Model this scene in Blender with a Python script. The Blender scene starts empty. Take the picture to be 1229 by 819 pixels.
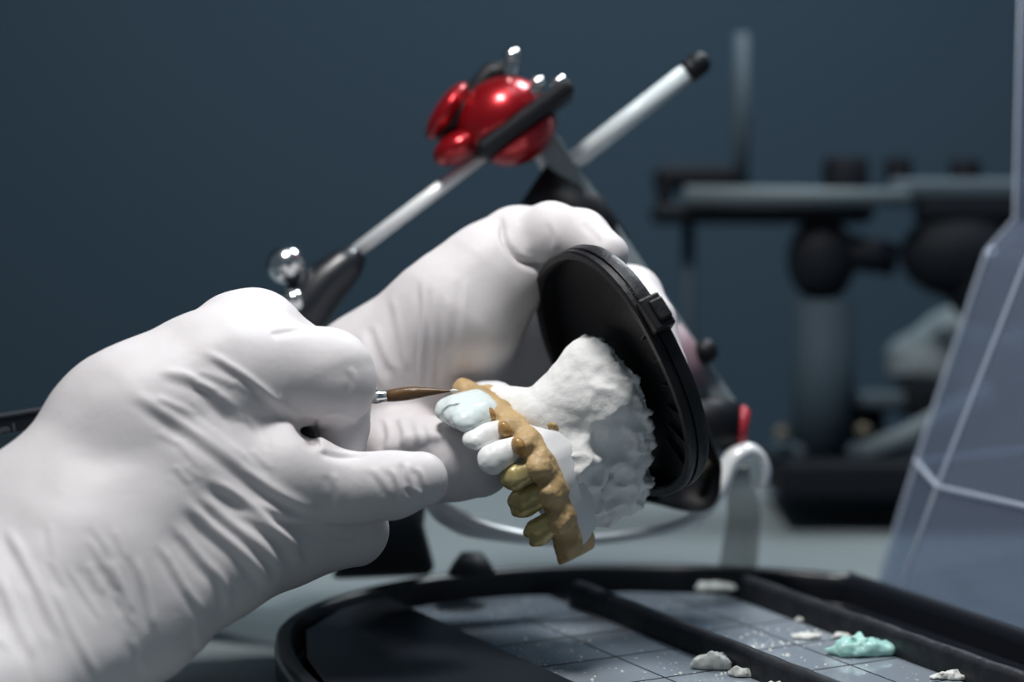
import bpy, bmesh, math, random
import numpy as np
from mathutils import Vector, Matrix

random.seed(7)
rng = np.random.default_rng(7)
C = bpy.context.scene.collection

# ------------------------------------------------------------------ camera geometry (a 100 mm lens on a 36 mm frame)
LENS, F = 100.0, 1229 * 100.0 / 36.0
D0 = 750.0                       # focus distance, mm
K = D0 / F                       # mm per unit of the working space at the focus distance
CX, CY = 614.5, 409.5
H = 200.0                        # camera height over the bench, mm
PITCH = math.radians(8.0)
Rv = np.array([1.0, 0, 0]); Uv = np.array([0, math.sin(PITCH), math.cos(PITCH)]); Fv = np.array([0, math.cos(PITCH), -math.sin(PITCH)])
CAM = np.array([0, 0, H])

def A(u, v, w):
    """working-space point (right, down, away; unit K mm) seen at u, v and lying w units beyond the focus distance"""
    s = 1 + w / F
    return np.array([CX + (u - CX) * s, CY + (v - CY) * s, w], float)

def W(p):
    """working space -> world metres"""
    p = np.asarray(p, float)
    x = (p[..., 0] - CX) * K; y = (CY - p[..., 1]) * K; d = D0 + p[..., 2] * K
    return (CAM + x[..., None] * Rv + y[..., None] * Uv + d[..., None] * Fv) / 1000.0

def dep(mm):                     # working-space w of a distance in mm
    return (mm - D0) / K

# ------------------------------------------------------------------ materials
def mat(name, col, rough=0.5, metal=0.0, spec=0.5, bump=0.0, bscale=200.0, var=0.0, vscale=40.0, coat=0.0, sss=0.0, trans=0.0, alpha=1.0, col2=None, detail=4.0):
    m = bpy.data.materials.new(name); m.use_nodes = True
    nt = m.node_tree; b = nt.nodes['Principled BSDF']
    b.inputs['Base Color'].default_value = (*col, 1)
    b.inputs['Roughness'].default_value = rough
    b.inputs['Metallic'].default_value = metal
    b.inputs['Specular IOR Level'].default_value = spec
    b.inputs['Coat Weight'].default_value = coat
    if sss:
        b.inputs['Subsurface Weight'].default_value = sss
        b.inputs['Subsurface Radius'].default_value = (1.0, 0.6, 0.5)
        b.inputs['Subsurface Scale'].default_value = 0.004
    b.inputs['Transmission Weight'].default_value = trans
    b.inputs['Alpha'].default_value = alpha
    if bump or var:
        tc = nt.nodes.new('ShaderNodeTexCoord')
        if bump:
            n = nt.nodes.new('ShaderNodeTexNoise'); n.inputs['Scale'].default_value = bscale; n.inputs['Detail'].default_value = detail
            bp = nt.nodes.new('ShaderNodeBump'); bp.inputs['Strength'].default_value = bump; bp.inputs['Distance'].default_value = 0.001
            nt.links.new(tc.outputs['Object'], n.inputs['Vector']); nt.links.new(n.outputs['Fac'], bp.inputs['Height']); nt.links.new(bp.outputs['Normal'], b.inputs['Normal'])
        if var:
            n2 = nt.nodes.new('ShaderNodeTexNoise'); n2.inputs['Scale'].default_value = vscale; n2.inputs['Detail'].default_value = 5
            mx = nt.nodes.new('ShaderNodeMix'); mx.data_type = 'RGBA'
            c2 = col2 or tuple(c * (1 - var) for c in col)
            mx.inputs[6].default_value = (*col, 1); mx.inputs[7].default_value = (*c2, 1)
            rp = nt.nodes.new('ShaderNodeValToRGB'); rp.color_ramp.elements[0].position = 0.4; rp.color_ramp.elements[1].position = 0.65
            nt.links.new(tc.outputs['Object'], n2.inputs['Vector']); nt.links.new(n2.outputs['Fac'], rp.inputs['Fac']); nt.links.new(rp.outputs['Color'], mx.inputs[0])
            nt.links.new(mx.outputs[2], b.inputs['Base Color'])
    return m

M = {}
M['glove'] = mat('glove_latex', (0.70, 0.665, 0.675), 0.5, spec=0.28, bump=0.10, bscale=420, sss=0.12, var=0.05, vscale=30)
M['plaster'] = mat('plaster', (0.88, 0.88, 0.87), 0.75, spec=0.25, bump=0.35, bscale=350, var=0.06, vscale=60)
M['stone'] = mat('white_stone', (0.78, 0.79, 0.80), 0.5, spec=0.35, bump=0.12, bscale=300)
M['gum'] = mat('tan_die_stone', (0.58, 0.40, 0.20), 0.5, spec=0.4, bump=0.25, bscale=380, var=0.2, vscale=90)
M['gold'] = mat('gilded_die', (0.60, 0.48, 0.21), 0.30, metal=0.3, spec=0.6, bump=0.15, bscale=300, var=0.3, vscale=120)
M['porcelain'] = mat('porcelain', (0.88, 0.88, 0.87), 0.34, spec=0.4, sss=0.08)
M['milky'] = mat('wet_porcelain', (0.78, 0.87, 0.86), 0.24, spec=0.5, sss=0.12, var=0.05, vscale=150)
M['collar'] = mat('amber_collar', (0.42, 0.24, 0.08), 0.3)
M['blackplas'] = mat('black_plastic', (0.007, 0.007, 0.009), 0.42, spec=0.35, bump=0.2, bscale=500)
M['blackgloss'] = mat('black_gloss', (0.010, 0.012, 0.017), 0.33, spec=0.5)
M['blackmatte'] = mat('black_matte', (0.006, 0.007, 0.010), 0.5, spec=0.3)
M['worn'] = mat('worn_black', (0.012, 0.013, 0.017), 0.42, bump=0.3, bscale=300, var=1.0, vscale=170, col2=(0.022, 0.025, 0.03))
M['steel'] = mat('steel', (0.75, 0.77, 0.78), 0.18, metal=1.0)
M['satin'] = mat('satin_steel', (0.92, 0.94, 0.95), 0.28, metal=0.12)
M['alu'] = mat('satin_aluminium', (0.62, 0.66, 0.68), 0.35, metal=0.85)
M['greymetal'] = mat('grey_metal', (0.10, 0.125, 0.14), 0.45, metal=0.3)
M['armgrey'] = mat('arm_grey', (0.22, 0.26, 0.28), 0.45, metal=0.3)
M['whiterod'] = mat('pale_rod', (0.60, 0.66, 0.68), 0.35)
M['red'] = mat('red_anodised', (0.36, 0.006, 0.012), 0.30, metal=0.6, coat=0.4)
M['redmatte'] = mat('red_plastic', (0.45, 0.03, 0.05), 0.4)
M['mauve'] = mat('mauve_plastic', (0.26, 0.17, 0.20), 0.5)
M['beige'] = mat('beige_plastic', (0.26, 0.27, 0.24), 0.4, alpha=0.45)
M['brass'] = mat('brass', (0.16, 0.14, 0.10), 0.5, metal=0.3)
M['bristle'] = mat('sable_bristle', (0.12, 0.062, 0.02), 0.38, bump=0.3, bscale=600)
M['mint'] = mat('mint_paste', (0.42, 0.72, 0.66), 0.35, sss=0.1, bump=0.3, bscale=300)
M['paste'] = mat('white_paste', (0.75, 0.75, 0.70), 0.55, bump=0.3, bscale=300)
M['wall'] = mat('wall_paint', (0.048, 0.084, 0.119), 0.8, spec=0.2, var=0.04, vscale=3)
M['bench'] = mat('bench_laminate', (0.22, 0.26, 0.27), 0.4, spec=0.4, var=0.05, vscale=8)
M['floor'] = mat('floor_vinyl', (0.08, 0.09, 0.10), 0.6)
M['bgdark'] = mat('dark_metal', (0.005, 0.007, 0.011), 0.7, spec=0.2)
M['bggrey'] = mat('slate_metal', (0.06, 0.085, 0.105), 0.65, spec=0.2)
M['bgpost'] = mat('post_metal', (0.040, 0.062, 0.080), 0.7, spec=0.2)
M['bgbar'] = mat('bar_metal', (0.11, 0.14, 0.155), 0.65, spec=0.3)
M['darkfoot'] = mat('dark_foot', (0.022, 0.026, 0.03), 0.6)
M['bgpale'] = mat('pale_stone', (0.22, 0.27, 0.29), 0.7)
M['screen'] = mat('screen_glass', (0.030, 0.050, 0.065), 0.2)
M['print'] = mat('grey_print', (0.16, 0.17, 0.19), 0.6)
M['bezel_edge'] = mat('grey_bezel_edge', (0.07, 0.075, 0.09), 0.4)

def glass_mat():
    m = bpy.data.materials.new('smeared_glass'); m.use_nodes = True
    nt = m.node_tree; b = nt.nodes['Principled BSDF']; L = nt.links.new
    tc = nt.nodes.new('ShaderNodeTexCoord')
    n = nt.nodes.new('ShaderNodeTexNoise'); n.inputs['Scale'].default_value = 70; n.inputs['Detail'].default_value = 8; n.inputs['Roughness'].default_value = 0.65
    r = nt.nodes.new('ShaderNodeValToRGB'); r.color_ramp.elements[0].position = 0.56; r.color_ramp.elements[1].position = 0.78
    mp = nt.nodes.new('ShaderNodeMapping'); mp.inputs['Scale'].default_value = (1.0, 0.35, 1)
    L(tc.outputs['Object'], mp.inputs['Vector']); L(mp.outputs['Vector'], n.inputs['Vector']); L(n.outputs['Fac'], r.inputs['Fac'])
    v = nt.nodes.new('ShaderNodeTexNoise'); v.inputs['Scale'].default_value = 500; v.inputs['Detail'].default_value = 2
    r2 = nt.nodes.new('ShaderNodeValToRGB'); r2.color_ramp.elements[0].position = 0.68; r2.color_ramp.elements[1].position = 0.74
    L(tc.outputs['Object'], v.inputs['Vector']); L(v.outputs['Fac'], r2.inputs['Fac'])
    mx = nt.nodes.new('ShaderNodeMix'); mx.data_type = 'RGBA'
    mx.inputs[6].default_value = (0.26, 0.30, 0.345, 1); mx.inputs[7].default_value = (0.62, 0.66, 0.69, 1)
    mth = nt.nodes.new('ShaderNodeMath'); mth.operation = 'MULTIPLY'; mth.inputs[1].default_value = 0.5
    L(r.outputs['Color'], mth.inputs[0])
    mx2 = nt.nodes.new('ShaderNodeMath'); mx2.operation = 'MAXIMUM'
    L(mth.outputs[0], mx2.inputs[0]); L(r2.outputs['Color'], mx2.inputs[1]); L(mx2.outputs[0], mx.inputs[0]); L(mx.outputs[2], b.inputs['Base Color'])
    rr = nt.nodes.new('ShaderNodeMapRange'); rr.inputs[3].default_value = 0.10; rr.inputs[4].default_value = 0.5
    L(mx2.outputs[0], rr.inputs[0]); L(rr.outputs[0], b.inputs['Roughness'])
    b.inputs['Specular IOR Level'].default_value = 0.6
    return m
M['glass'] = glass_mat()

def clear_mat():
    m = bpy.data.materials.new('frosted_plastic'); m.use_nodes = True
    nt = m.node_tree; nt.nodes.clear(); L = nt.links.new
    o = nt.nodes.new('ShaderNodeOutputMaterial')
    t = nt.nodes.new('ShaderNodeBsdfTransparent'); t.inputs['Color'].default_value = (0.80, 0.84, 0.90, 1)
    d = nt.nodes.new('ShaderNodeBsdfPrincipled'); d.inputs['Base Color'].default_value = (0.50, 0.56, 0.68, 1); d.inputs['Roughness'].default_value = 0.35
    tr = nt.nodes.new('ShaderNodeBsdfTranslucent'); tr.inputs['Color'].default_value = (0.45, 0.50, 0.58, 1)
    m1 = nt.nodes.new('ShaderNodeMixShader'); m1.inputs[0].default_value = 0.4
    m2 = nt.nodes.new('ShaderNodeMixShader'); m2.inputs[0].default_value = 0.20
    L(d.outputs[0], m1.inputs[1]); L(tr.outputs[0], m1.inputs[2]); L(t.outputs[0], m2.inputs[1]); L(m1.outputs[0], m2.inputs[2]); L(m2.outputs[0], o.inputs[0])
    return m
M['clear'] = clear_mat()
M['clearseam'] = mat('plastic_seam', (0.62, 0.68, 0.78), 0.3, alpha=0.55)

# ------------------------------------------------------------------ object helpers
def thing(name, label, cat, loc, group=None):
    o = bpy.data.objects.new(name, None); C.objects.link(o); o.location = loc; o.empty_display_size = 0.01
    o['label'] = label; o['category'] = cat
    if group: o['group'] = group
    bpy.context.view_layer.update()
    return o

def tag(o, label, cat, group=None):
    o['label'] = label; o['category'] = cat
    if group: o['group'] = group

def mesh_obj(name, verts, faces, material, parent=None, label=None, smooth=True, origin=None):
    """verts: world metres"""
    verts = np.asarray(verts, float)
    if parent is not None:
        base = np.zeros(3); q = parent
        while q is not None:
            base = base + np.array(q.location); q = q.parent
    else:
        base = np.array(origin) if origin is not None else np.array([verts[:, 0].mean(), verts[:, 1].mean(), verts[:, 2].min()])
    me = bpy.data.meshes.new(name)
    me.from_pydata((verts - base).tolist(), [], faces.tolist() if hasattr(faces, 'tolist') else faces)
    me.update()
    if smooth: me.polygons.foreach_set('use_smooth', [True] * len(me.polygons))
    me.materials.append(material)
    o = bpy.data.objects.new(name, me); C.objects.link(o)
    if parent is not None: o.parent = parent
    else: o.location = base
    if label: o['label'] = label
    return o

def bevel(o, width, seg=2, angle=35):
    md = o.modifiers.new('Bevel', 'BEVEL'); md.width = width; md.segments = seg; md.limit_method = 'ANGLE'; md.angle_limit = math.radians(angle)
    return o

def autosmooth(o, deg=40):
    me = o.data
    bm = bmesh.new(); bm.from_mesh(me)
    for e in bm.edges:
        if len(e.link_faces) == 2 and e.calc_face_angle(0) > math.radians(deg): e.smooth = False
    bm.to_mesh(me); bm.free(); return o

class MB:
    """collects shapes in the working space (or in mm with tf=None -> world mm)"""
    def __init__(s): s.v = []; s.f = []
    def add(s, v, f):
        b = len(s.v); s.v += [tuple(p) for p in v]; s.f += [tuple(i + b for i in q) for q in f]; return s
    def tube(s, pts, radii, n=20, cap=True, flat=1.0, up=None):
        pts = [np.asarray(p, float) for p in pts]
        if not hasattr(radii, '__len__'): radii = [radii] * len(pts)
        rings = []; prev = None
        for i, p in enumerate(pts):
            t = pts[min(i + 1, len(pts) - 1)] - pts[max(i - 1, 0)]; t = t / (np.linalg.norm(t) + 1e-9)
            if prev is None:
                a = np.array(up, float) if up is not None else (np.array([0, 0, 1.0]) if abs(t[2]) < 0.8 else np.array([0, 1.0, 0]))
            else: a = prev
            a = a - t * (a @ t); a /= np.linalg.norm(a); b = np.cross(t, a); prev = a
            rings.append([p + radii[i] * (math.cos(2 * math.pi * k / n) * a * flat + math.sin(2 * math.pi * k / n) * b) for k in range(n)])
        v = [q for r in rings for q in r]; f = []
        for i in range(len(rings) - 1):
            for k in range(n):
                f.append((i * n + k, i * n + (k + 1) % n, (i + 1) * n + (k + 1) % n, (i + 1) * n + k))
        if cap:
            f.append(tuple(range(n))[::-1]); f.append(tuple((len(rings) - 1) * n + k for k in range(n)))
        return s.add(v, f)
    def ball(s, c, r, n=20, m=12, axes=None):
        c = np.asarray(c, float); r = np.array([r, r, r] if np.isscalar(r) else r, float)
        ax = np.eye(3) if axes is None else np.array(axes, float)
        v = [c - ax[2] * r[2]]
        for j in range(1, m):
            th = -math.pi / 2 + math.pi * j / m
            for k in range(n):
                a = 2 * math.pi * k / n
                v.append(c + ax[0] * r[0] * math.cos(th) * math.cos(a) + ax[1] * r[1] * math.cos(th) * math.sin(a) + ax[2] * r[2] * math.sin(th))
        v.append(c + ax[2] * r[2]); f = []
        for k in range(n): f.append((0, 1 + (k + 1) % n, 1 + k))
        for j in range(m - 2):
            for k in range(n):
                f.append((1 + j * n + k, 1 + j * n + (k + 1) % n, 1 + (j + 1) * n + (k + 1) % n, 1 + (j + 1) * n + k))
        e = len(v) - 1
        for k in range(n): f.append((e, 1 + (m - 2) * n + k, 1 + (m - 2) * n + (k + 1) % n))
        return s.add(v, f)
    def box(s, c, h, axes=None):
        c = np.asarray(c, float); ax = np.eye(3) if axes is None else np.array(axes, float)
        v = [c + sx * h[0] * ax[0] + sy * h[1] * ax[1] + sz * h[2] * ax[2] for sz in (-1, 1) for sy in (-1, 1) for sx in (-1, 1)]
        return s.add(v, [(0, 2, 3, 1), (4, 5, 7, 6), (0, 1, 5, 4), (2, 6, 7, 3), (0, 4, 6, 2), (1, 3, 7, 5)])
    def prism(s, poly, a, b):
        """poly: list of 3D points of one cap; extruded by vector b-a"""
        n = len(poly); v = [np.asarray(p, float) + a for p in poly] + [np.asarray(p, float) + b for p in poly]
        f = [tuple(range(n))[::-1], tuple(range(n, 2 * n))] + [(k, (k + 1) % n, n + (k + 1) % n, n + k) for k in range(n)]
        return s.add(v, f)
    def loft(s, rings, cap=True):
        n = len(rings[0]); v = [q for r in rings for q in r]; f = []
        for i in range(len(rings) - 1):
            for k in range(n): f.append((i * n + k, i * n + (k + 1) % n, (i + 1) * n + (k + 1) % n, (i + 1) * n + k))
        if cap: f.append(tuple(range(n))[::-1]); f.append(tuple((len(rings) - 1) * n + k for k in range(n)))
        return s.add(v, f)
    def build(s, name, material, parent=None, label=None, smooth=True, world=False, fix=True, sharp=None):
        v = np.array(s.v, float); v = v / 1000.0 if world else W(v)
        o = mesh_obj(name, v, s.f, material, parent, label, smooth)
        if fix:
            bm = bmesh.new(); bm.from_mesh(o.data); bmesh.ops.recalc_face_normals(bm, faces=bm.faces); bm.to_mesh(o.data); bm.free()
        if sharp: autosmooth(o, sharp)
        return o

# ------------------------------------------------------------------ noise and implicit surfaces
def vnoise(P, scale, seed=0):
    P = np.asarray(P, np.float32) / scale + 1000.0
    i = np.floor(P).astype(np.int64); f = P - i; f = f * f * f * (f * (f * 6 - 15) + 10)
    def h(x, y, z):
        n = (x * 73856093) ^ (y * 19349663) ^ (z * 83492791) ^ (seed * 2654435761)
        n = (n ^ (n >> 13)) * 1274126177 & 0x7fffffff
        n = (n ^ (n >> 16)) & 0xffff
        return n.astype(np.float32) / 65535.0
    r = 0
    for dx in (0, 1):
        for dy in (0, 1):
            for dz in (0, 1):
                w = (f[..., 0] if dx else 1 - f[..., 0]) * (f[..., 1] if dy else 1 - f[..., 1]) * (f[..., 2] if dz else 1 - f[..., 2])
                r = r + w * h(i[..., 0] + dx, i[..., 1] + dy, i[..., 2] + dz)
    return r * 2 - 1

def fbm(P, scale, octv=4, seed=0):
    r = 0; a = 1.0
    for o in range(octv):
        r = r + a * vnoise(P, scale / 2 ** o, seed + o); a *= 0.5
    return r

class SDF:
    def __init__(s, lo, hi, step):
        s.lo = np.array(lo, float); s.step = step
        s.n = np.ceil((np.array(hi, float) - s.lo) / step).astype(int) + 1
        s.ax = [(s.lo[i] + step * np.arange(s.n[i])).astype(np.float32) for i in range(3)]
        s.F = np.full(s.n, 1e3, np.float32)
    def blk(s, lo, hi):
        sl = []
        for i in range(3):
            a = max(0, int(math.floor((lo[i] - s.lo[i]) / s.step))); b = min(s.n[i], int(math.ceil((hi[i] - s.lo[i]) / s.step)) + 1)
            sl.append(slice(a, max(a, b)))
        return tuple(sl), (s.ax[0][sl[0]][:, None, None], s.ax[1][sl[1]][None, :, None], s.ax[2][sl[2]][None, None, :])
    def _merge(s, sl, d, k, op='u'):
        f = s.F[sl]
        if f.size == 0: return
        if op == 'u':
            h = np.maximum(k - np.abs(f - d), 0) / k if k > 0 else 0
            s.F[sl] = np.minimum(f, d) - h * h * k * 0.25
        else:
            d = -d
            h = np.maximum(k - np.abs(f - d), 0) / k if k > 0 else 0
            s.F[sl] = np.maximum(f, d) + h * h * k * 0.25
    def cone(s, a, b, ra, rb, k=20, op='u'):
        a = np.asarray(a, float); b = np.asarray(b, float); m = k + 3 * s.step; R = max(ra, rb) + m
        sl, (X, Y, Z) = s.blk(np.minimum(a, b) - R, np.maximum(a, b) + R)
        ba = b - a; L = float(ba @ ba) + 1e-9
        px, py, pz = X - a[0], Y - a[1], Z - a[2]
        t = np.clip((px * ba[0] + py * ba[1] + pz * ba[2]) / L, 0, 1)
        d = np.sqrt((px - t * ba[0]) ** 2 + (py - t * ba[1]) ** 2 + (pz - t * ba[2]) ** 2) - (ra + (rb - ra) * t)
        s._merge(sl, d.astype(np.float32), k, op); return s
    def chain(s, pts, k=20, op='u'):
        """pts: (u, v, w, r) in picture/depth terms"""
        P = [(A(p[0], p[1], p[2]), p[3]) for p in pts]
        for (a, ra), (b, rb) in zip(P, P[1:]): s.cone(a, b, ra, rb, k, op)
        return s
    def ell(s, c, r, axes=None, k=10, op='u'):
        c = np.asarray(c, float); r = np.asarray(r, float); ax = np.eye(3) if axes is None else np.array(axes, float)
        R = r.max() + k + 3 * s.step
        sl, (X, Y, Z) = s.blk(c - R, c + R)
        px, py, pz = X - c[0], Y - c[1], Z - c[2]
        q = [(px * ax[i][0] + py * ax[i][1] + pz * ax[i][2]) for i in range(3)]
        k0 = np.sqrt(sum((q[i] / r[i]) ** 2 for i in range(3))); k1 = np.sqrt(sum((q[i] / r[i] ** 2) ** 2 for i in range(3))) + 1e-6
        s._merge(sl, (k0 * (k0 - 1) / k1).astype(np.float32), k, op); return s
    def plane(s, p, n, k=4):
        """keep the side where (x-p).n < 0"""
        p = np.asarray(p, float); n = np.asarray(n, float); n = n / np.linalg.norm(n)
        X, Y, Z = s.ax[0][:, None, None], s.ax[1][None, :, None], s.ax[2][None, None, :]
        d = ((X - p[0]) * n[0] + (Y - p[1]) * n[1] + (Z - p[2]) * n[2]).astype(np.float32)
        h = np.maximum(k - np.abs(s.F - d), 0) / k
        s.F = np.maximum(s.F, d) + h * h * k * 0.25
        return s
    def noise(s, scale, amp, octv=3, seed=0, fn=None):
        m = np.abs(s.F) < amp * 2.5 + 3 * s.step
        idx = np.argwhere(m); P = s.lo + idx * s.step
        v = fbm(P, scale, octv, seed)
        if fn: v = fn(v, P)
        s.F[m] += amp * v.astype(np.float32)
        return s
    def mesh(s, smooth=2):
        F_ = s.F; ins = F_ < 0; n = s.n
        c = np.zeros(n - 1, np.int8)
        for dx in (0, 1):
            for dy in (0, 1):
                for dz in (0, 1): c += ins[dx:n[0] - 1 + dx, dy:n[1] - 1 + dy, dz:n[2] - 1 + dz]
        idx = np.argwhere((c > 0) & (c < 8)); vid = np.full(n - 1, -1, np.int64); vid[tuple(idx.T)] = np.arange(len(idx))
        off = [(x, y, z) for x in (0, 1) for y in (0, 1) for z in (0, 1)]
        val = {o: F_[idx[:, 0] + o[0], idx[:, 1] + o[1], idx[:, 2] + o[2]] for o in off}
        acc = np.zeros((len(idx), 3)); cnt = np.zeros(len(idx))
        for a in off:
            for i in range(3):
                if a[i] == 0:
                    b = list(a); b[i] = 1; b = tuple(b)
                    f0, f1 = val[a], val[b]; ch = (f0 < 0) != (f1 < 0)
                    t = np.where(ch, f0 / np.where(ch, f0 - f1, 1), 0)
                    p = np.array(a, float)[None, :].repeat(len(idx), 0); p[:, i] += t
                    acc[ch] += p[ch]; cnt[ch] += 1
        V = s.lo + s.step * (idx + acc / cnt[:, None])
        Q = []
        for i in range(3):
            j, k = (i + 1) % 3, (i + 2) % 3
            sa = [slice(None)] * 3; sb = [slice(None)] * 3; sa[i] = slice(0, -1); sb[i] = slice(1, None)
            ch = ins[tuple(sa)] != ins[tuple(sb)]
            e = np.argwhere(ch); e = e[(e[:, j] > 0) & (e[:, k] > 0) & (e[:, j] < n[j] - 1) & (e[:, k] < n[k] - 1)]
            inside = ins[tuple(e.T)]
            q = []
            for dj, dk in ((-1, -1), (0, -1), (0, 0), (-1, 0)):
                g = e.copy(); g[:, j] += dj; g[:, k] += dk; q.append(vid[tuple(g.T)])
            q = np.stack(q, 1); q[~inside] = q[~inside][:, ::-1]; Q.append(q)
        Q = np.concatenate(Q); Q = Q[(Q >= 0).all(1)]
        V = lap(V, Q, smooth)
        return V, Q

def lap(V, Q, it, lam=0.5):
    e = np.concatenate([Q[:, [0, 1]], Q[:, [1, 2]], Q[:, [2, 3]], Q[:, [3, 0]]])
    cnt = np.bincount(e.ravel(), minlength=len(V)).astype(float)
    for _ in range(it):
        s = np.stack([np.bincount(e[:, 0], V[e[:, 1], i], len(V)) + np.bincount(e[:, 1], V[e[:, 0], i], len(V)) for i in range(3)], 1)
        V = V + lam * (s / np.maximum(cnt, 1)[:, None] - V)
    return V

def biggest(V, Q):
    lab = np.arange(len(V))
    while True:
        m = lab[Q].min(1); new = lab.copy()
        for c in range(4): np.minimum.at(new, Q[:, c], m)
        new = new[new]
        if (new == lab).all(): break
        lab = new
    k = np.bincount(lab).argmax(); keep = lab == k; idx = np.cumsum(keep) - 1
    return V[keep], idx[Q[keep[Q[:, 0]]]]

def normals(V, Q):
    fn = np.cross(V[Q[:, 2]] - V[Q[:, 0]], V[Q[:, 3]] - V[Q[:, 1]])
    N = np.zeros_like(V)
    for c in range(4):
        for i in range(3): N[:, i] += np.bincount(Q[:, c], fn[:, i], len(V))
    return N / (np.linalg.norm(N, axis=1, keepdims=True) + 1e-9)

def wrinkle(V, N, uv, lines):
    """raise real folds along polylines lying on the camera-side skin: (points, width, height, groove, w range)"""
    D = np.zeros(len(V))
    front = np.clip((-N[:, 2] + 0.15) / 0.4, 0, 1)
    for pts, wid, amp, groove, wr in lines:
        P = np.array(pts, float)
        if len(P) > 2:               # smooth the polyline
            T = np.linspace(0, len(P) - 1, len(P) * 4); P0 = P
            P = np.stack([np.interp(T, range(len(P0)), P0[:, i]) for i in range(2)], 1)
            for _ in range(3): P[1:-1] = (P[:-2] + 2 * P[1:-1] + P[2:]) / 4
        R = wid * 4
        m = np.flatnonzero((front > 0) & (uv[:, 0] > P[:, 0].min() - R) & (uv[:, 0] < P[:, 0].max() + R) & (uv[:, 1] > P[:, 1].min() - R) & (uv[:, 1] < P[:, 1].max() + R) & (V[:, 2] >= wr[0]) & (V[:, 2] <= wr[1]))
        if len(m) == 0: continue
        q = uv[m]; best = np.full(len(m), 1e9); sgn = np.zeros(len(m)); tt = np.zeros(len(m))
        L = np.concatenate([[0], np.cumsum(np.linalg.norm(np.diff(P, axis=0), axis=1))])
        for i in range(len(P) - 1):
            a, b = P[i], P[i + 1]; ba = b - a; l2 = ba @ ba + 1e-9
            t = np.clip(((q - a) @ ba) / l2, 0, 1); r = q - a - t[:, None] * ba; d = np.linalg.norm(r, axis=1)
            s_ = np.sign(ba[0] * r[:, 1] - ba[1] * r[:, 0]); u = d < best
            best[u] = d[u]; sgn[u] = s_[u]; tt[u] = (L[i] + t[u] * (L[i + 1] - L[i])) / L[-1]
        sd = best * sgn
        tap = np.clip(np.minimum(tt, 1 - tt) * 5, 0, 1); tap = tap * tap * (3 - 2 * tap)
        endf = np.where((tt <= 0) | (tt >= 1), 0, 1)
        h = np.exp(-(sd / wid) ** 2) - groove * np.exp(-((sd - 1.7 * wid) / (1.1 * wid)) ** 2)
        D[m] += amp * h * tap * front[m] * endf
    return D

def UV(V):
    s = 1 + V[:, 2] / F
    return np.stack([CX + (V[:, 0] - CX) / s, CY + (V[:, 1] - CY) / s], 1)

# ================================================================== SETTING
def box_world(name, lo, hi, material, kind=None, parent=None):
    c = [(a + b) / 2 for a, b in zip(lo, hi)]; h = [(b - a) / 2 for a, b in zip(lo, hi)]
    o = MB().box(c, h).build(name, material, parent, world=True, smooth=False)
    if kind: o['kind'] = kind
    return o
box_world('wall_back', (-1500, 1350, -760), (1500, 1400, 1600), M['wall'], 'structure')
box_world('floor', (-1500, -600, -790), (1500, 1400, -760), M['floor'], 'structure')
bench = thing('workbench', 'pale grey laminate workbench under the tray and instruments', 'workbench', (0, 0.6, -0.76))
bevel(box_world('worktop', (-900, 250, -30), (900, 1050, 0), M['bench'], None, bench), 0.003)
for x in (-850, 850):
    for y in (300, 1000):
        bevel(box_world('leg', (x - 25, y - 25, -760), (x + 25, y + 25, -30), M['greymetal'], None, bench), 0.003)

# ================================================================== FRONT HAND (holds the brush)
def hand_object(name, S, lines, label, fine_seed, extra=None, smooth=4):
    V, Q = S.mesh(smooth)
    N = normals(V, Q); uv = UV(V)
    D = wrinkle(V, N, uv, lines)
    if extra: D = D + extra(V, N, uv)
    V = V + N * D[:, None]
    V = lap(V, Q, 1, 0.3)
    o = mesh_obj(name, W(V), Q, M['glove'])
    tag(o, label, 'hand')
    return o

ST = 2.6
S = SDF((-320, 290, -650), (600, 1010, 240), ST)
# forearm / wrist: two parallel forms make the oval section
S.chain([(-330, 868, -510, 78), (-150, 800, -320, 90), (34, 648, -165, 90), (160, 515, -95, 86), (235, 468, -60, 78)], 40)
S.chain([(-240, 900, -590, 72), (-40, 852, -360, 82), (150, 728, -165, 88), (255, 650, -85, 84), (310, 628, -40, 76)], 40)
S.chain([(-300, 880, -550, 72), (-100, 830, -350, 80), (90, 680, -190, 88), (190, 595, -125, 78)], 40)
# back of the hand to the index and middle knuckles
S.chain([(160, 515, -95, 86), (270, 452, -45, 72), (318, 440, -22, 62)], 34)
S.chain([(175, 520, -60, 86), (285, 412, 20, 56), (308, 404, 40, 54)], 30)
# thumb
S.chain([(120, 640, -160, 70), (232, 566, -105, 58), (345, 573, -65, 51), (418, 588, -62, 40.5)], 34)
S.cone(A(418, 588, -62), A(470, 582, -58), 40, 38.5, 18)
S.cone(A(470, 582, -58), A(504, 576, -52), 38.5, 34, 14)
S.ell(A(222, 556, -152), (26, 22, 18), k=40)
# heel of the palm and curled lower fingers under the thumb
S.chain([(240, 655, -70, 74), (330, 640, -20, 62), (424, 639, 0, 42)], 28)
S.chain([(300, 560, 10, 70), (380, 600, 30, 48), (420, 628, 25, 40)], 24)
# index finger
S.chain([(300, 458, -25, 60), (352, 450, -18, 53), (393, 452, -8, 55)], 22)
S.cone(A(393, 450, -10), A(398, 462, -12), 54.5, 51, 14)
S.cone(A(404, 484, 16), A(409, 513, 14), 43, 35.5, 4)
S.cone(A(409, 513, 14), A(409, 546, -4), 35, 31, 4)
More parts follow.
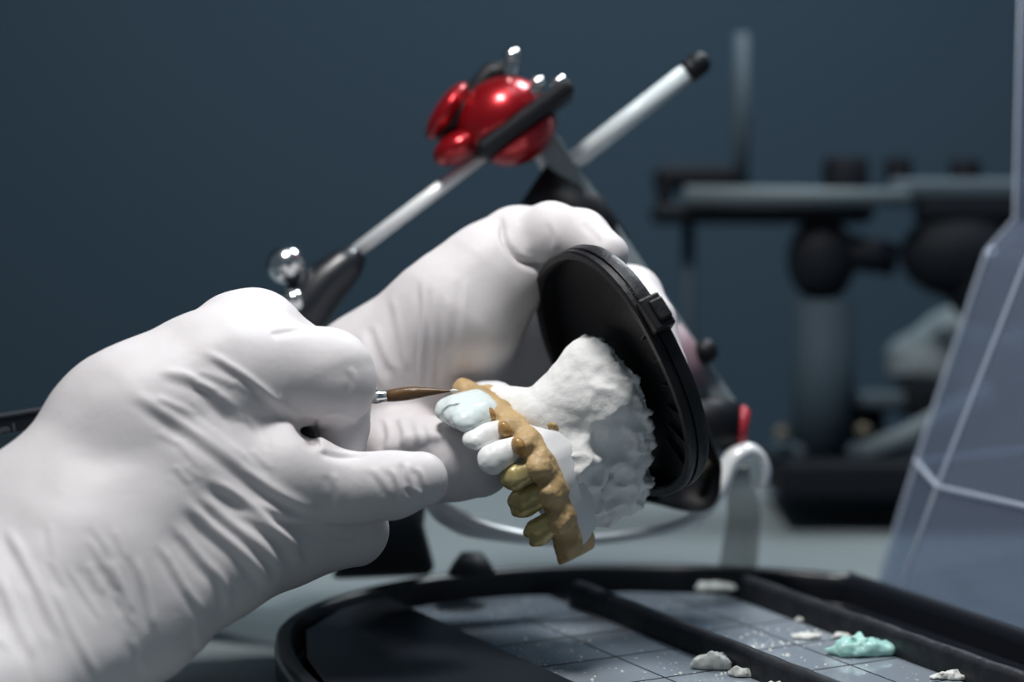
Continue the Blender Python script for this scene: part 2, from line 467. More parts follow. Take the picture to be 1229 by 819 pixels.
# middle, ring and little finger behind it
S.chain([(308, 404, 40, 54), (352, 436, 58, 48), (392, 462, 75, 45)], 18)
S.chain([(392, 464, 75, 45), (400, 520, 55, 36), (394, 560, 32, 32)], 8)
S.chain([(270, 470, 70, 56), (340, 470, 92, 44), (378, 500, 98, 40)], 20)
S.chain([(378, 500, 98, 40), (384, 560, 74, 34), (380, 600, 75, 32)], 8)
S.chain([(250, 530, 90, 50), (320, 540, 118, 38), (350, 565, 125, 34)], 20)
S.chain([(350, 565, 125, 34), (368, 605, 110, 32), (362, 630, 100, 30)], 8)

S.cone(A(368, 518, -150), A(368, 518, -48), 11, 10, 10, 's')
S.cone(A(358, 507, -150), A(364, 512, -50), 8, 8, 8, 's')
S.cone(A(374, 532, -150), A(374, 532, -60), 6, 6, 8, 's')
allw = (-400, 400)
RL = [
 ([(243, 420), (292, 449), (332, 482), (353, 512)], 5, 3.2, .55, allw),
 ([(189, 442), (243, 461), (271, 488), (291, 512)], 6, 2.6, .7, allw),
 ([(152, 466), (201, 497), (256, 533), (304, 573), (347, 600), (396, 620)], 7, 4.6, .55, allw),
 ([(176, 470), (232, 500), (280, 540), (318, 566)], 6, 2.2, .7, allw),
 ([(205, 440), (262, 470), (300, 500)], 5, 1.5, .6, allw),
 ([(243, 570), (284, 594), (325, 630), (353, 661), (366, 692)], 7, 5.0, .55, allw),
 ([(234, 588), (268, 622), (318, 660), (345, 690)], 6, 3.2, .55, allw),
 ([(219, 597), (250, 630), (286, 658), (317, 691), (326, 712)], 7, 4.4, .55, allw),
 ([(205, 625), (243, 673), (268, 697), (276, 738)], 6, 3.0, .55, allw),
 ([(128, 669), (145, 700), (160, 738)], 6, 2.2, .7, allw),
 ([(161, 665), (177, 715), (186, 762)], 5, 2.0, .7, allw),
 ([(190, 650), (222, 705), (250, 740)], 5, 2.0, .7, allw),
 ([(6, 630), (36, 685), (78, 772)], 6, 3.0, .55, allw),
 ([(-4, 685), (43, 795)], 7, 3.2, .55, allw),
 ([(-8, 760), (30, 830)], 6, 2.5, .55, allw),
 ([(60, 700), (95, 770), (120, 819)], 5, 1.6, .7, allw),
 ([(280, 610), (330, 640), (372, 660)], 5, 2.4, .55, allw),
 ([(300, 600), (350, 622), (400, 640), (440, 650)], 5, 2.6, .55, allw),
 # thumb tip folds
 ([(468, 560), (478, 578), (482, 600), (478, 612)], 3.5, 2.0, .9, (-140, -20)),
 ([(488, 552), (490, 570), (498, 588), (496, 602)], 3.2, 2.4, .9, (-140, -20)),
 ([(500, 560), (508, 574), (512, 590)], 3.0, 2.0, .9, (-140, -20)),
 ([(486, 582), (500, 590), (512, 602)], 2.8, 1.8, .9, (-140, -20)),
 ([(445, 560), (462, 580), (470, 596)], 4, 1.2, .8, (-140, -20)),
 ([(398, 565), (408, 590), (404, 612)], 5, 1.4, .8, (-140, -20)),
 # index finger folds
 ([(418, 440), (428, 455), (424, 480)], 4, 1.2, .8, (-90, 40)),
 ([(385, 500), (405, 496), (432, 505)], 4, 1.6, .8, (-90, 40)),
 ([(330, 470), (345, 490), (362, 500)], 4, 1.6, .8, (-90, 40)),
 ([(378, 500), (377, 520), (384, 542)], 3, -4, -.2, allw), ([(380, 541), (408, 548), (442, 546)], 3, -5, -.2, allw),
 # knuckle creases behind
 ([(322, 402), (348, 398), (380, 392)], 3, -2.2, -.3, (-100, 120)),
 # underside of the thumb
 ([(312, 622), (360, 634), (420, 634), (474, 628)], 3.5, -3.2, -.3, allw),
 ([(420, 640), (428, 655), (425, 670)], 3, 1.2, .55, allw), ([(440, 640), (446, 652), (444, 662)], 3, 1.0, .55, allw),
]
for i in range(14):   # short pulls fanning from the thumb joint and over the back
    a = random.uniform(0.25, 1.0); x, y = random.uniform(170, 300), random.uniform(440, 560); l = random.uniform(30, 70)
    RL.append(([(x, y), (x + l * math.cos(a), y + l * math.sin(a))], random.uniform(3.5, 5), random.uniform(.5, 1.1), .7, allw))
for i in range(14):
    a = random.uniform(0.9, 1.5); x, y = random.uniform(20, 260), random.uniform(620, 770); l = random.uniform(40, 90)
    RL.append(([(x, y), (x + l * math.cos(a), y + l * math.sin(a))], random.uniform(3.5, 6), random.uniform(.6, 1.4), .7, allw))
def soft(seed, amp):
    return lambda V, N, uv: amp * fbm(V, 60, 2, seed)
hand_object('gloved_hand', S, RL, 'white-gloved hand in front, thumb and bent index finger pinching the fine brush', 3, soft(3, 1.3))

# ================================================================== REAR HAND (holds the cast)
S = SDF((130, 190, -40), (900, 800, 480), ST)
S.chain([(215, 625, 370, 78), (345, 541, 300, 90), (447, 468, 235, 90), (549, 379, 195, 84)], 36)
S.chain([(260, 630, 380, 74), (400, 560, 300, 78), (520, 470, 240, 84)], 36)
# index finger, hooked over the plate
S.chain([(549, 379, 190, 84), (588, 334, 196, 68), (622, 300, 205, 56.5)], 18)
S.cone(A(634, 298, 202), A(662, 286, 180), 50, 44, 5)
S.cone(A(662, 286, 180), A(697, 287, 148), 43, 36, 10)
S.cone(A(697, 287, 148), A(728, 306, 110), 36, 27, 10)
# middle finger, passing behind the plate
S.chain([(540, 420, 265, 80), (640, 395, 330, 60), (712, 355, 300, 50)], 30)
S.chain([(712, 355, 300, 50), (757, 356, 205, 39), (779, 388, 145, 34)], 10)
S.chain([(779, 388, 140, 34), (797, 440, 110, 28), (803, 462, 105, 24)], 8)
# ring and little finger, behind
S.chain([(530, 470, 275, 72), (650, 455, 345, 52), (740, 430, 320, 42), (770, 470, 240, 34), (780, 520, 200, 30)], 14)
S.chain([(490, 520, 275, 60), (590, 530, 310, 46), (660, 520, 315, 38), (690, 540, 280, 32)], 14)
# thumb under the crowns
S.chain([(435, 520, 290, 60), (476, 545, 165, 54), (507, 552, 104, 54)], 26)
S.cone(A(507, 552, 104), A(545, 554, 80), 54, 49, 12)
S.cone(A(545, 554, 80), A(574, 556, 66), 49, 43, 8)
w2 = (60, 420)
LL = [
 ([(600, 258), (604, 288), (624, 313), (662, 324)], 3.0, -9, -.2, w2),
 ([(616, 262), (622, 288), (640, 305)], 7, 1.2, 0, w2),
 ([(507, 330), (509, 390), (504, 470)], 4, 1.8, .8, w2),
 ([(520, 340), (522, 400), (516, 480)], 4, 1.6, .8, w2),
 ([(448, 385), (462, 425), (478, 450)], 5, 1.8, .8, w2),
 ([(430, 395), (446, 440), (468, 475)], 5, 1.6, .8, w2),
 ([(536, 350), (538, 410), (530, 470)], 5, 1.2, .8, w2),
 ([(560, 330), (556, 400), (545, 450)], 5, 1.0, .8, w2),
 ([(470, 350), (480, 400), (490, 450)], 5, 1.2, .8, w2),
 ([(660, 262), (668, 282), (664, 305)], 4, 1.0, .7, w2),
 ([(700, 262), (716, 276), (728, 290)], 4, 1.0, .7, w2),
 # thumb
 ([(462, 500), (468, 525), (462, 545)], 4, 1.8, .8, (-40, 160)), ([(478, 498), (486, 520), (482, 540)], 4, 1.8, .8, (-40, 160)),
 ([(496, 500), (503, 518), (500, 540)], 4, 1.4, .8, (-40, 160)), ([(510, 504), (516, 520), (514, 545)], 4, 1.2, .8, (-40, 160)),
 ([(526, 510), (532, 530), (530, 560)], 4, -1.8, -.4, (-40, 160)),
]
hand_object('gloved_hand', S, LL, 'white-gloved hand behind, index finger hooked over the black mounting plate', 5, soft(9, 1.2))

# ================================================================== DENTAL CAST
n_ = np.array([-.84, .40, -.36]); n_ /= np.linalg.norm(n_)
m_ = np.array([.43, .90, 0.0]); m_ -= n_ * (m_ @ n_); m_ /= np.linalg.norm(m_)
e_ = np.cross(n_, m_); e_ /= np.linalg.norm(e_)
if e_[2] > 0: e_ = -e_
O_ = A(735, 450, 80)
def onN(u, v, N0):
    """point seen at u, v that lies N0 above the plate face"""
    w = 80.0
    for _ in range(6):
        p = A(u, v, w); w += (N0 - (p - O_) @ n_) / n_[2]
    return A(u, v, w)
def loc(a, b, c): return O_ + a * m_ + b * e_ + c * n_

cast = thing('dental_cast', 'dental cast of tan gums with white crowns, plastered to a black plate', 'dental cast', tuple(W(A(700, 640, 20))))
def ringpts(r, c, n=64, p=2.3):
    q = []
    for k in range(n):
        a = 2 * math.pi * k / n; ca, sa = math.cos(a), math.sin(a)
        rr = r / (abs(ca) ** p + abs(sa) ** p) ** (1 / p) * 0.985
        q.append(loc(rr * ca, rr * sa, c))
    return q
mb = MB()
mb.loft([ringpts(158, -27), ringpts(163, -30 + 4), ringpts(166, -20), ringpts(166, -9), ringpts(163, -8), ringpts(163, -5), ringpts(166, -4), ringpts(166, 1), ringpts(164, 4), ringpts(156, 4), ringpts(153, 1), ringpts(151, -16), ringpts(20, -16)])
plate = mb.build('mounting_plate', M['blackplas'], cast, 'round black plastic mounting plate', sharp=30)
for k in range(22):
    a = 2 * math.pi * k / 22 + .1; ca, sa = math.cos(a), math.sin(a)
    if sa < .25 or ca < -.25: continue
    d = ca * m_ + sa * e_; t = -sa * m_ + ca * e_
    MB().box(O_ + d * 128 - n_ * 14, (24, 1.0, 4), (d, t, n_)).build('web', M['blackplas'], plate, smooth=False)
dv = (-46 * m_ + 163 * e_); dv /= np.linalg.norm(dv); tv = np.cross(n_, dv)
cl = MB(); cl.box(O_ + dv * 168 - n_ * 14, (13, 22, 14), (dv, tv, n_)); cl.box(O_ + dv * 178 - n_ * 18, (8, 14, 9), (dv, tv, n_))
bevel(cl.build('clip', M['blackplas'], plate, smooth=False), 0.0006)
for k in range(-12, 9):     # serrated grip along the rim
    a = math.atan2(163, -46) + 0.42 + k * 0.022
    d = math.cos(a) * m_ + math.sin(a) * e_; t = -math.sin(a) * m_ + math.cos(a) * e_
    cl = MB().box(O_ + d * 166 - n_ * 15, (1.6, 1.0, 8), (d, t, n_)); g = cl if k == -12 else g.add(cl.v, cl.f)
g.build('grip', M['blackplas'], plate, smooth=False)

# plaster
S = SDF((560, 370, -150), (860, 690, 260), 2.2)
def pch(*pts, k=22):
    q = [(onN(u, v, N), r) for u, v, N, r in pts]
    if len(q) == 1: q = q * 2
    for (a, ra), (b, rb) in zip(q, q[1:]): S.cone(a, b, ra, rb, k)
pch((710, 438, 20, 33), (738, 472, 12, 45), (746, 515, 12, 42))
pch((706, 448, 30, 36), (688, 482, 58, 42), (654, 503, 96, 36))
pch((735, 480, 20, 46), (712, 525, 48, 50), (676, 528, 88, 34))
pch((746, 520, 18, 40), (735, 580, 42, 40), (724, 604, 62, 26))
pch((718, 540, 45, 42), (714, 585, 68, 30), (716, 606, 72, 22))
pch((698, 562, 92, 27), (706, 598, 94, 25))
pch((650, 508, 106, 28), (685, 556, 100, 24))
pch((640, 500, 100, 28), (616, 488, 112, 22), (600, 478, 116, 20))
S.ell(A(694, 561, -50), (20, 13, 26), ((.6, .8, 0), (-.8, .6, 0), (0, 0, 1)), k=10, op='s')
S.ell(A(706, 612, -62), (9, 14, 14), k=6, op='s')
S.ell(A(742, 562, -75), (26, 7, 14), ((.8, .6, 0), (-.6, .8, 0), (0, 0, 1)), k=14, op='s')
S.noise(55, 4.5, 2, 11)
S.noise(30, 5.0, 2, 17, lambda v, P: (np.abs(v) * 2 - .7) * np.clip((P[:, 0] - 690) / 60 + np.clip((P[:, 1] - 520) / 60, 0, 1), 0, 1))
S.noise(11, .7, 3, 23)
S.plane(loc(0, 0, 1), -n_, 2)
V, Q = biggest(*S.mesh(1))
uv = UV(V)
Vn = (V - O_) @ n_
# ragged lip where the plaster was smeared against the plate
N = normals(V, Q)
rag = np.clip(1 - Vn / 22, 0, 1) * fbm(V, 13, 3, 31) * 9
V = V + N * rag[:, None] * (np.abs(N @ n_) < .8)[:, None]
mesh_obj('plaster_mount', W(V), Q, M['plaster'], cast, 'rough white plaster lump')

def on_skin(V, u, v):
    q = UV(V); m = np.flatnonzero((np.abs(q[:, 0] - u) < 5) & (np.abs(q[:, 1] - v) < 5)); return V[m[np.argmin(V[m, 2])]]
pm = [o for o in cast.children if o.name.startswith('plaster_mount')][0]
for u, v, r in ((668, 516, (11, 7, 5)),):
    p = on_skin(V, u, v); S = SDF(p - 18, p + 18, 1.2); S.ell(p + np.array([0, 0, 3.4]), r, ((.85, .5, 0), (-.5, .85, 0), (0, 0, 1)), 2); S.noise(7, 1.6, 2, int(u))
    V2, Q2 = biggest(*S.mesh(1)); mesh_obj('tan_patch', W(V2), Q2, M['gum'], pm, 'tan stone showing through the plaster')

# stone base
arch = [(556, 470), (575, 481), (594, 495), (613, 512), (632, 531), (649, 557), (662, 587), (672, 619), (680, 650), (686, 678)]
ap = [onN(u, v, 150) for u, v in arch]
am = [((p - O_) @ m_, (p - O_) @ e_) for p in ap]
am[-1] = (am[-1][0] - 7, am[-1][1])
outl = [tuple(q) for q in np.stack([np.interp(np.linspace(0, 9, 37), range(10), np.convolve(np.pad([p[i] for p in am], 1, mode='edge'), [.25, .5, .25], 'valid')) for i in range(2)], 1)] + [(am[-1][0] + 4, am[-1][1] - 40), (95, -70), (10, -150), (-50, -140), (-66, -106)]
mb = MB()
cen = np.mean(outl, 0)
def sc_(f): return [tuple(cen + (np.array(p) - cen) * f) for p in outl]
mb.loft([[loc(a, b, n) for a, b in sc_(f)] for n, f in ((96, .80), (98, .84), (104, .89), (118, .955), (132, .99), (138, .975), (141, .93))])
mb.build('stone_base', M['stone'], cast, 'white stone base with a flat trimmed side', sharp=28)

# gum strip
S = SDF((520, 430, -110), (740, 710, 180), 1.6)
for N0, r, du, dv_ in ((126, 17, 10, -3), (146, 16.5, 1, 0)):
    P = [onN(u + du, v + dv_, N0) for u, v in (arch if N0 > 140 else arch[1:])]
    for a, b in zip(P, P[1:]): S.cone(a, b, r, r, 8)
P = [onN(u + 17, v - 4, 116) for u, v in arch]
for a, b in zip(P[2:], P[3:]): S.cone(a, b, 14, 14, 8)
for (u, v), r in (((570, 480), 12), ((592, 498), 12), ((610, 515), 13), ((629, 536), 13), ((645, 563), 14), ((658, 594), 14), ((669, 627), 14)):
    S.ell(onN(u, v, 157), (r, r, r), k=8)
S.noise(12, 1.5, 3, 41)
S.plane(loc(am[-1][0], 0, 0), m_ * .98 + e_ * .1, 4)
V, Q = S.mesh(1)
mesh_obj('gum_strip', W(V), Q, M['gum'], cast, 'tan die-stone gum ridge')

def tooth(name, base, tip, rb, rm, rt, Nb, Nt, material, wide=1.0, ridge=0, parent=None, label=None, seed=0, second=None, k=6):
    a = onN(*base, Nb); b = onN(*tip, Nt)
    lo = np.minimum(a, b) - 46; hi = np.maximum(a, b) + 46
    if second: lo = np.minimum(lo, onN(*second[0], Nb) - 46); hi = np.maximum(hi, onN(*second[1], Nt) + 46)
    S = SDF(lo, hi, 1.15)
    def one(a, b):
        ax = (b - a) / np.linalg.norm(b - a)
        # width runs along the arch, thickness across it
        t = m_ * .75 + e_ * .65 if base[1] < 520 else m_ * .97 + e_ * .2
        t = t - ax * (t @ ax); t /= np.linalg.norm(t); q = np.cross(ax, t)
        L = np.linalg.norm(b - a)
        S.ell(a + ax * L * .52, (L * .62, rm * wide, rm * .82), (ax, t, q), k)
        S.cone(a, a + ax * L * .6, rb, rm * .8, 8)
        S.cone(b - ax * rt - t * rm * .42 * wide, b - ax * rt + t * rm * .42 * wide, rt, rt, 9)
        if ridge:
            for s in (-1, 1):
                S.ell(b - ax * 3 + t * s * rm * .45, (rt * 1.0, rm * .36, rm * .6), (ax, t, q), 5)
            S.cone(b + ax * 3 - q * rm, b + ax * 3 + q * rm, 1.0, 1.0, 4, 's')
        return ax, t, q
    fr = one(a, b)
    if second:
        c, d = onN(*second[0], Nb), onN(*second[1], Nt); one(c, d); one((a + c) / 2, (b + d) / 2)
    S.noise(9, .5, 2, seed)
    V, Q = S.mesh(1)
    return mesh_obj(name, W(V), Q, material, parent or cast, label), a, b, fr
def collar(par, base, r, Nb):
    a = onN(*base, Nb)
    S = SDF(a - r * 2, a + r * 2, 1.2); S.ell(a + n_ * 4, (r * .62, r * .86, r * .86), (n_, m_, e_), 3); S.noise(8, .6, 2, 5)
    V, Q = S.mesh(1); mesh_obj('collar', W(V), Q, M['collar'], par, 'amber porcelain collar at the gum line')
o, *_ = tooth('crown', (587, 493), (552, 508), 12, 16, 8, 158, 206, M['milky'], 1.1, label='two joined milky white front crowns', seed=1, second=((573, 480), (529, 496)), k=16)
collar(o, (590, 496), 12.5, 160)
o, *_ = tooth('crown', (604, 516), (563, 530), 11, 15.5, 7, 158, 208, M['porcelain'], label='white crown, smaller', seed=2); collar(o, (609, 514), 12.5, 160)
o, *_ = tooth('crown', (622, 536), (581, 557), 12, 17.5, 9, 158, 208, M['porcelain'], 1.0, label='white crown, larger', seed=3); collar(o, (626, 534), 13.5, 160)
tooth('die', (643, 562), (607, 578), 12, 14, 8, 156, 192, M['gold'], 1.0, 0, label='gold-lacquered tooth stump', seed=4)
tooth('die', (655, 591), (618, 608), 13, 16.5, 9.5, 156, 188, M['gold'], 1.05, 1, label='gold-lacquered tooth stump', seed=5)
tooth('die', (667, 624), (638, 645), 12, 15, 9, 156, 184, M['gold'], 1.0, 1, label='gold-lacquered tooth stump', seed=6)

# ================================================================== BRUSH
br = thing('brush', 'fine brown-tipped porcelain brush with silver ferrule held by front hand', 'brush', tuple(W(A(460, 480, 30))))
tip = A(546, 469.5, 22); fer1 = A(466, 475.5, 34); fer0 = A(440, 477.5, 40); hend = A(245, 476, 118)
ts = np.linspace(0, 1, 14)
rad = [7.2 + 3.2 * math.sin(math.pi * min(1, t * 1.1)) * (1 - t) - 6.4 * t ** 1.6 for t in ts]
MB().tube([fer1 + (tip - fer1) * t + np.array([0, -1.5, 0]) * math.sin(math.pi * t) for t in ts], [max(r, .9) for r in rad], 20).build('bristle_tuft', M['bristle'], br, 'brown bristle tuft drawn to a point')
MB().tube([fer0, fer0 * .7 + fer1 * .3, fer0 * .6 + fer1 * .4, fer0 * .35 + fer1 * .65, fer0 * .3 + fer1 * .7, fer1], [8, 8, 8.8, 8.8, 8, 7.6], 24).build('ferrule', M['steel'], br, 'silver ferrule', sharp=35)
MB().tube([fer0, fer0 * .7 + hend * .3, hend], [8, 11, 6], 20).build('handle', M['blackgloss'], br, 'dark handle')
MB().ball(A(545, 469.3, 22), (5.5, 2.2, 2.2), 12, 8).build('wet_tip', M['paste'], br, 'dab of porcelain paste at the tip')

# ================================================================== ARTICULATOR WITH RED CLAMP
art = thing('articulator', 'articulator with red clamp head and chrome rods standing behind the hands', 'articulator', tuple(W(A(700, 690, 330))))
def Q3(u, v, w=320): return A(u, v, w + 75)
f1 = 1.116
MB().tube([Q3(424, 304, 292), Q3(594, 176, 318)], 8.2 * f1, 20).build('rod', M['satin'], art, 'polished chrome rod')
r2 = MB().tube([Q3(676, 203, 345), Q3(829, 84, 345)], 12 * f1, 20).build('rod', M['whiterod'], art, 'pale grey rod')
mb = MB().ball(Q3(838, 77, 345), 15 * f1); mb.tube([Q3(824, 88, 345), Q3(836, 79, 345)], 14 * f1)
mb.build('end_cap', M['blackmatte'], r2, 'round black cap')
# red clamp head: layered shells split by black plates that lie along the rod direction
dx = np.array([.80, -.60, 0.0]); dy = np.array([.60, .80, 0.0]); dz = np.array([0, 0, 1.0])
def shell(c, r, cut_lo, cut_hi, name='clamp_shell', sq=(1, 1, 1)):
    S = SDF(np.array(c) - 95, np.array(c) + 95, 2.6)
    S.ell(c, np.array(sq) * r, (dx, dy, dz), 4)
    for pt, nn in ((cut_lo, -dy), (cut_hi, dy)):
        if pt is not None: S.plane(np.array(c) + dy * pt, nn, 8)
    V, Q = S.mesh(2)
    return mesh_obj(name, W(V), Q, M['red'], art, 'red anodised clamp shell')
hc = Q3(606, 143, 315)
def lens(c, r, la, name='clamp_shell'):
    la = np.array(la, float); la /= np.linalg.norm(la); pb = np.array([-la[1], la[0], 0.0])
    S = SDF(np.array(c) - 75, np.array(c) + 75, 2.6); S.ell(c, r, (la, pb, dz), 4)
    V, Q = S.mesh(2); return mesh_obj(name, W(V), Q, M['red'], art, 'red anodised clamp shell')
hc = Q3(604, 143, 315)
shell(hc + dx * -3 + dy * 0, 66, -75, 11, sq=(.98, .86, 1))
shell(hc + dx * 6 + dy * 10, 63, 22, 75, sq=(.98, .92, .95))
lens(Q3(537, 134, 318), (46, 17, 46), (.56, -.83, 0))
lens(Q3(549, 177, 300), (36, 21, 40), (.86, -.5, 0))
S = SDF(hc - 95, hc + 95, 3); S.ell(hc + dx * -12 + dz * 6, (56, 44, 46), (dx, dy, dz), 4); S.ell(Q3(548, 140, 325), (40, 20, 40), ((.56, -.83, 0), (.83, .56, 0), (0, 0, 1)), 8)
V, Q = S.mesh(2); mesh_obj('clamp_core', W(V), Q, M['blackmatte'], art, 'black core inside the red shells')
mb = MB().box(hc + dx * 22 + dy * 20 - dz * 2, (76, 12, 64), (dx, dy, dz))
bevel(mb.build('clamp_plate', M['blackmatte'], art, 'black plate between the red shells', smooth=False), 0.002, 3)
mb = MB().tube([hc + dx * -60 + dy * -30 + dz * 4, hc + dx * -28 + dy * -48 + dz * 4, hc + dx * 24 + dy * -58 + dz * 4, hc + dx * 56 + dy * -42 + dz * 4], [9, 14, 17, 13], 16)
mb.build('clamp_spine', M['blackmatte'], art, 'black spine over the clamp')
def screw(u, v, w, r, h, ax=(.1, -1, 0)):
    a = np.array(ax, float); a /= np.linalg.norm(a); p = Q3(u, v, w)
    mb = MB().tube([p - a * h, p - a * h * .2, p - a * h * .15, p + a * r * .3, p + a * r * .7, p + a * r], [r * .75, r * .75, r, r, r * .7, r * .2], 18)
    return mb.build('screw', M['steel'], art, 'small steel screw', sharp=40)
screw(615, 68, 305, 13, 26); screw(646, 100, 285, 10, 18, (.5, -.8, 0)); screw(672, 99, 262, 11, 20, (.5, -.9, 0))
# black handle grip with ball
mb = MB().tube([Q3(430, 303, 292), Q3(415, 318, 288), Q3(392, 340, 282), Q3(368, 372, 272), Q3(340, 405, 262)], [15, 25, 32, 34, 26], 22, flat=.8)
mb.build('grip', M['blackgloss'], art, 'tapered black grip')
MB().ball(Q3(343, 318, 270), 26, 24, 14).build('ball', M['steel'], art, 'polished steel ball')
MB().tube([Q3(349, 330, 275), Q3(372, 358, 275)], 14).build('ball_neck', M['blackgloss'], art)
MB().tube([Q3(340, 362, 235), Q3(360, 360, 235), Q3(364, 358, 235)], [16, 14, 7], 18).build('screw', M['steel'], art, 'steel screw head')
# arm running down to the base
mb = MB().box((Q3(652, 165, 345) + Q3(880, 505, 345)) / 2, (np.linalg.norm(Q3(880, 505, 345) - Q3(652, 165, 345)) / 2, 17, 14), ((.557, .8305, 0), (.8305, -.557, 0), (0, 0, 1)))
arm = bevel(mb.build('arm', M['armgrey'], art, 'flat grey arm', smooth=False), 0.0012, 3)
MB().tube([Q3(640, 222, 350), Q3(700, 262, 350), Q3(740, 300, 352)], [34, 40, 24], 20).build('hinge_barrel', M['blackmatte'], art, 'black hinge barrel')
bevel(MB().box(Q3(672, 205, 350), (46, 22, 12), ((.5, .86, 0), (.86, -.5, 0), (0, 0, 1))).build('bracket', M['alu'], art, 'grey bracket', smooth=False), 0.0015, 3)
MB().tube([Q3(803, 395, 330), Q3(822, 430, 330), Q3(838, 465, 330)], [17, 25, 16], 20, flat=.8).build('sleeve', M['mauve'], art, 'muted mauve sleeve')
mb = MB().ball(Q3(847, 422, 325), 17); mb.tube([Q3(826, 440, 325), Q3(846, 424, 325)], 9)
mb.build('knob', M['blackmatte'], art, 'round black knob')
# base block and hoop
mb = MB().tube([Q3(800, 500, 330), Q3(850, 508, 330), Q3(884, 512, 330)], [34, 36, 33], 22, flat=.8)
mb.build('hub', M['blackmatte'], art, 'black hub')
MB().tube([Q3(884, 512, 330), Q3(890, 513, 330), Q3(897, 514, 330)], [27, 30, 24], 22, flat=.8).build('hub_ring', M['redmatte'], art, 'red ring')
S = SDF(Q3(745, 520, 320) - 10, Q3(875, 650, 320) + np.array([20, 20, 120]), 2.6)
S = SDF(Q3(735, 500, 230), Q3(880, 650, 420), 2.6)
S.chain([(790, 560, 320, 42), (825, 575, 320, 40)], 12); S.chain([(770, 580, 320, 24), (840, 590, 320, 26)], 12); S.chain([(820, 520, 325, 34), (835, 560, 322, 34)], 12)
V, Q = biggest(*S.mesh(2)); mesh_obj('base_block', W(V), Q, M['blackmatte'], art, 'rounded black base block')
MB().tube([Q3(842, 562, 268), Q3(846, 562, 262)], [14, 12], 16).build('rivet', M['brass'], art, 'dull brass rivet')
MB().tube([Q3(786, 575, 268), Q3(790, 574, 262)], [15, 11], 16).build('rivet', M['mauve'], art, 'dull pink rivet')
hp = [(516, 590, 250, 12), (528, 614, 250, 15), (558, 630, 255, 16), (600, 640, 262, 12), (650, 648, 270, 9), (710, 649, 280, 8), (780, 641, 290, 8), (826, 628, 300, 10), (846, 612, 306, 11), (862, 588, 312, 12), (872, 562, 316, 12), (882, 546, 318, 13), (896, 540, 324, 12), (908, 548, 330, 11), (914, 566, 336, 11), (910, 584, 340, 9)]
pts = []; rr = []
hv = np.array(hp, float)
for t in np.linspace(0, len(hp) - 1, 70):
    q = [np.interp(t, range(len(hp)), hv[:, i]) for i in range(4)]; pts.append(Q3(*q[:3])); rr.append(q[3])
P_ = np.array(pts)
for _ in range(3): P_[1:-1] = (P_[:-2] + 2 * P_[1:-1] + P_[2:]) / 4
MB().tube(list(P_), rr, 16, flat=1.8, up=(0, 0.2, 1)).build('hoop', M['satin'], art, 'curved polished steel hoop')
mb = MB().tube([Q3(888, 560, 400), Q3(893, 620, 430), Q3(886, 680, 450)], [18, 24, 27], 20, flat=.8)
mb.build('leg', M['beige'], art, 'grey-beige leg')
MB().tube([Q3(566, 663, 330), Q3(566, 674, 330), Q3(566, 690, 330)], [14, 24, 34], 20).build('leg', M['darkfoot'], art, 'short black foot')
mb = MB().loft([[Q3(*p) for p in ring] for ring in (
    [(455, 604, 335), (512, 596, 335), (512, 596, 365), (455, 604, 365)], [(430, 640, 320), (506, 632, 320), (510, 630, 370), (432, 642, 370)], [(392, 698, 370), (522, 692, 370), (526, 688, 420), (400, 692, 420)])])
bevel(mb.build('leg', M['darkfoot'], art, 'broad dark foot', smooth=False), 0.004, 3)

# ================================================================== BACKGROUND ARTICULATOR
bz = dep(1000.0); fb = 1 + bz / F
def B(u, v, dw=0): return A(u, v, bz + dw)
bg = thing('articulator', 'dark articulator standing far back, beyond the clear plastic bottle', 'articulator', tuple(W(B(1000, 592))))
def bbox(name, u0, v0, u1, v1, d0, d1, m, label=None, bv=.003, par=None):
    a, b = B(u0, v0, (d0 + d1) / 2), B(u1, v1, (d0 + d1) / 2)
    o = MB().box((a + b) / 2, (abs(b[0] - a[0]) / 2, abs(b[1] - a[1]) / 2, abs(d1 - d0) / 2)).build(name, m, par or bg, label, smooth=False)
    return bevel(o, bv, 3)
bbox('upper_frame', 782, 246, 1045, 268, -60, 60, M['bgdark'], 'black upper frame bar')
bbox('upper_frame', 785, 200, 882, 229, -40, 60, M['bgdark'], 'black clamp block')
bbox('upper_frame', 788, 222, 806, 252, -40, 60, M['bgdark'])
MB().tube([B(822, 234, -70), B(1090, 238, -70)], 11 * fb, 16).build('crossbar', M['bgbar'], bg, 'satin metal crossbar')
bbox('crossbar', 1062, 216, 1300, 242, -40, 60, M['bggrey'], 'slate grey bar')
bbox('upper_frame', 1100, 238, 1300, 268, -40, 60, M['bgdark'])
MB().tube([B(890, 40), B(890, 232)], 9 * fb, 16).build('pin', M['bggrey'], bg, 'slender upright pin')
MB().tube([B(826, 266, 20), B(826, 560, 20)], 8 * fb, 16).build('pin', M['bgpost'], bg, 'slender lower pin')
for u, v, hw, hh in ((1015, 208, 28, 19), (1078, 212, 17, 22), (1158, 206, 19, 15)):
    MB().tube([B(u, v - hh), B(u, v - hh * .6), B(u, v + hh)], [hw * fb * .85, hw * fb, hw * fb], 24).build('knob', M['bgdark'], bg, 'black knob', sharp=40)
MB().ball(B(986, 312), (42 * fb, 52 * fb, 40 * fb)).build('hinge', M['bgdark'], bg, 'rounded black hinge')
MB().tube([B(1005, 300), B(1075, 312)], [22 * fb, 20 * fb], 20).build('axle', M['bgdark'], bg)
MB().ball(B(1155, 306), (76 * fb, 54 * fb, 45 * fb)).build('hinge', M['bgdark'], bg, 'bulky black hinge')
MB().ball(B(1195, 340), (62 * fb, 58 * fb, 45 * fb)).build('hinge', M['bgdark'], bg)
MB().ball(B(1190, 306, -220), 8 * fb, 14, 8).build('screw', M['steel'], bg, 'steel dot standing in for a glint on the black hinge')  # small steel ball modelled in place of a reflection dot, not a fastener
